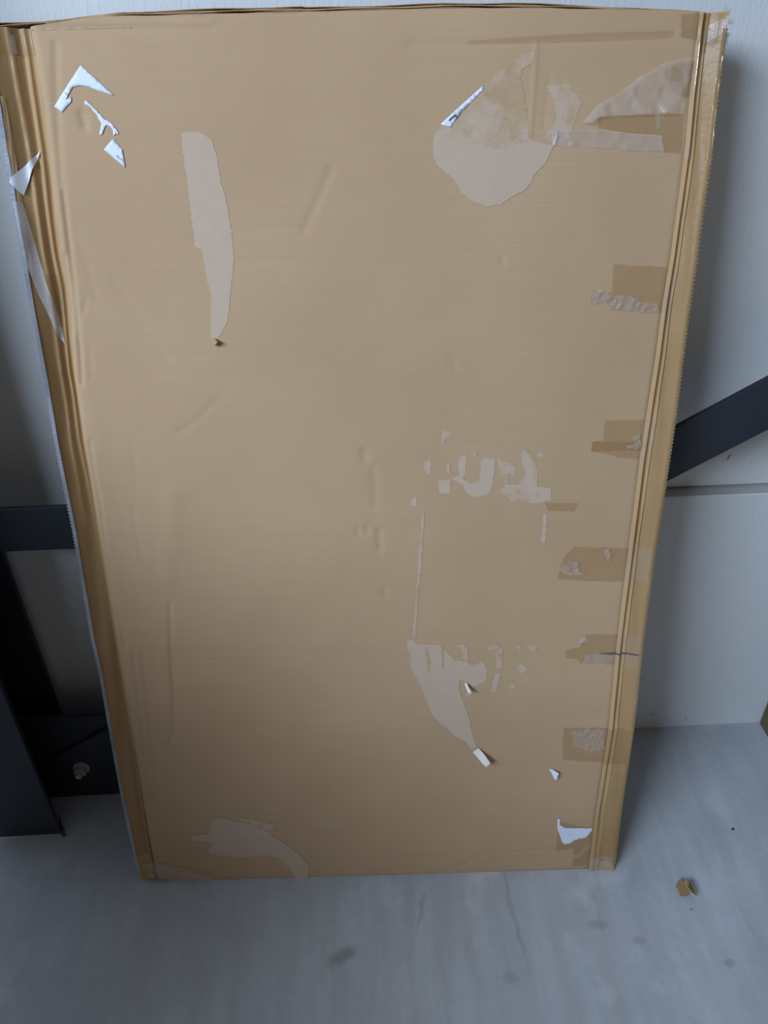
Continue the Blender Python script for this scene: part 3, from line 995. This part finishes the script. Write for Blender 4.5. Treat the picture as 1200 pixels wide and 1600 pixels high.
def bolt(px, pz, parent, ox, oy):
    b = bmesh.new()
    r = bmesh.ops.create_cone(b, cap_ends=True, segments=24, radius1=0.017, radius2=0.017, depth=0.004)
    bmesh.ops.rotate(b, verts=b.verts, matrix=Matrix.Rotation(math.pi / 2, 3, 'X'), cent=(0, 0, 0))
    r = bmesh.ops.create_cone(b, cap_ends=True, segments=6, radius1=0.0135, radius2=0.0125, depth=0.012)
    bmesh.ops.rotate(b, verts=r['verts'], matrix=Matrix.Rotation(math.pi / 2, 3, 'X'), cent=(0, 0, 0))
    bmesh.ops.translate(b, verts=r['verts'], vec=(0, -0.008, 0))
    r = bmesh.ops.create_cone(b, cap_ends=True, segments=16, radius1=0.0075, radius2=0.0065, depth=0.012)
    bmesh.ops.rotate(b, verts=r['verts'], matrix=Matrix.Rotation(math.pi / 2, 3, 'X'), cent=(0, 0, 0))
    bmesh.ops.translate(b, verts=r['verts'], vec=(0, -0.018, 0))
    o = bm_obj('bolt', b, M_BOLT, parent)
    o.location = (px - ox, BY - 0.011 - oy, pz)
    return o


# diagonal flat bar brace, bolted to the gusset
pA = Vector((-0.655, 0, 0.100))
pB = Vector((1.65, 0, 0.100 + 2.305 * 0.622))
dv = (pB - pA)
ang = math.atan2(dv.z, dv.x)
brace = empty('diagonal_brace', (pA.x, BY, 0))
bb = box_bm(0, dv.length, -0.009, 0.0, -0.046, 0.046, 0.0015)
bmesh.ops.rotate(bb, verts=bb.verts, matrix=Matrix.Rotation(-ang, 3, 'Y'), cent=(0, 0, 0))
bmesh.ops.translate(bb, verts=bb.verts, vec=(0, 0, pA.z))
bm_obj('bar', bb, M_STEEL, brace)
bm_obj('gusset_plate', box_bm(FX + 0.001 - pA.x, -0.40 - pA.x, 0.0, 0.010, 0.0, 0.254, 0.001), M_STEEL, brace)
tag(bolt(-0.621, 0.109, brace, pA.x, BY), 'grey zinc bolt head')
tag(brace, 'black steel diagonal brace running behind the cardboard box', 'brace')

# horizontal strut from the column
strut = empty('horizontal_strut', (FX - 0.083, BY, 0))
bm_obj('bar', box_bm(0, 0.83, 0.001, 0.010, 0.676, 0.764, 0.002), M_STEEL, strut)
tag(strut, 'black steel horizontal strut between column and cardboard box', 'strut')

# ------------------------------------------------------------------ neighbouring carton at the right edge
M_DULL = cardboard('dull_brown_board', (0.17, 0.125, 0.085, 1), (0.12, 0.088, 0.06, 1))
nb = empty('small_carton', (0.94, 0.2, 0))
for nm, (x0, x1, y0, y1, z0, z1) in {'side_panel': (0, .005, -.24, .108, 0, .30), 'front_panel': (.005, .40, -.24, -.235, 0, .30), 'back_panel': (.005, .40, .103, .108, 0, .30),
                                     'right_panel': (.40, .405, -.24, .108, 0, .30), 'top_flap': (.005, .40, -.235, .103, .292, .297)}.items():
    bm_obj(nm, box_bm(x0, x1, y0, y1, z0, z1, 0.0012), M_DULL, nb)
tag(nb, 'dull brown carton against the wall at the right edge of the photo', 'box')

# ------------------------------------------------------------------ litter on the floor
p = on_floor(1071, 1393)
scr = empty('cardboard_scrap', (float(p[0]), float(p[1]), 0))


def sheet_piece(name, outline, mat, parent, th=0.0018, bend=None):
    b = bmesh.new()
    top = [b.verts.new((x, y, bend(x, y) + th)) for x, y in outline]
    bot = [b.verts.new((x, y, bend(x, y))) for x, y in outline]
    b.faces.new(top)
    b.faces.new(bot[::-1])
    for i in range(len(outline)):
        j = (i + 1) % len(outline)
        b.faces.new((top[i], bot[i], bot[j], top[j]))
    bmesh.ops.triangulate(b, faces=[f for f in b.faces if len(f.verts) > 4])
    return bm_obj(name, b, mat, parent)


M_SCRAP = cardboard('scrap_face', (0.44, 0.27, 0.13, 1), (0.32, 0.185, 0.08, 1))
M_SCRAP_E = cardboard('scrap_edge', (0.80, 0.62, 0.38, 1), (0.68, 0.50, 0.28, 1))
sheet_piece('torn_ply', [(-.0150, -.0110), (-.006, -.0135), (.0, -.010), (.002, .004), (-.001, .013), (-.008, .016), (-.013, .012), (-.0165, .006), (-.014, .0)], M_SCRAP, scr, bend=lambda x, y: max(0, .004 + .25 * (x + .015)))
sheet_piece('folded_ply', [(.000, -.011), (.008, -.014), (.0145, -.012), (.012, -.002), (.006, .008), (.000, .012), (-.002, .006)], M_SCRAP_E, scr, bend=lambda x, y: max(0, .012 - .75 * max(0, x - .002)))
sheet_piece('torn_edge', [(.001, -.009), (.004, -.010), (.012, -.010), (.009, -.001), (.003, .007)], M_SCRAP, scr, bend=lambda x, y: max(0, .0145 - .7 * max(0, x - .002)))
scr.scale = (1.1, 1.1, 1.6)
tag(scr, 'small torn brown cardboard scrap lying on the concrete floor', 'scrap')


def chip(name, x, y, s, col, label, cat, group=None):
    q = on_floor(x, y)
    b = bmesh.new()
    pts = [(s * r * math.cos(t), s * r * .8 * math.sin(t)) for t, r in [(k * 1.05, rng.uniform(.6, 1.1)) for k in range(6)]]
    top = [b.verts.new((a * .8, c * .8, s * rng.uniform(.35, .6))) for a, c in pts]
    bot = [b.verts.new((a, c, 0)) for a, c in pts]
    b.faces.new(top)
    b.faces.new(bot[::-1])
    for i in range(6):
        b.faces.new((top[i], bot[i], bot[(i + 1) % 6], top[(i + 1) % 6]))
    o = bm_obj(name, b, col)
    o.location = (float(q[0]), float(q[1]), 0)
    return tag(o, label, cat, group)


M_GRIT = paper('dark_grit', lin(58, 58, 60))
M_CHIPW = paper('pale_chip', lin(196, 196, 196))
M_LEAF = paper('dry_leaf', lin(96, 74, 60))
chip('grit', 1145, 1296, .004, M_GRIT, 'dark speck of grit on the floor right of the box', 'grit')
chip('cardboard_crumb', 1080, 1421, .0028, M_SCRAP, 'tiny brown crumb in front of the cardboard scrap', 'crumb')
chip('plaster_chip', 1033, 1183, .0045, M_CHIPW, 'small pale chip on the shadowed floor beside the box', 'chip')
chip('plaster_chip', 1058, 1136, .0035, M_CHIPW, 'small white chip at the foot of the wall', 'chip')
lf = empty('dry_leaf', tuple(float(t) for t in on_floor(100, 1300)))
sheet_piece('blade', [(-.012, .020), (-.004, .010), (.002, .0), (.010, -.012), (.004, -.016), (-.003, -.008), (-.010, .004), (-.016, .014)], M_LEAF, lf, .0006, lambda x, y: .003 + .15 * abs(x) + .1 * abs(y))
sheet_piece('stalk', [(-.013, .018), (-.011, .019), (-.018, .040), (-.020, .039)], M_LEAF, lf, .0010, lambda x, y: .004)
tag(lf, 'dried brown leaf scrap by the foot of the steel column', 'leaf')
# scuffs on the wall
for nm, x, y, rx, ry in (('scuff_mark', 1139, 714, .002, .008), ('scuff_mark', 1018, 1116, .003, .003), ('scuff_mark', 1072, 1123, .003, .002)):
    Y = (WY if y > 770 else WY + LEDGE_D) - 0.0004
    q = on_y(x, y, Y)
    b = bmesh.new()
    vs_ = [b.verts.new((q[0] + rx * math.cos(t) * rng.uniform(.5, 1.1) + (.25 * ry * math.sin(t)), Y, q[2] + ry * math.sin(t) * rng.uniform(.7, 1))) for t in np.linspace(0, 2 * math.pi, 9)[:-1]]
    b.faces.new(vs_)
    bm_obj(nm, b, paper('scuff', lin(128, 126, 128)), wall)
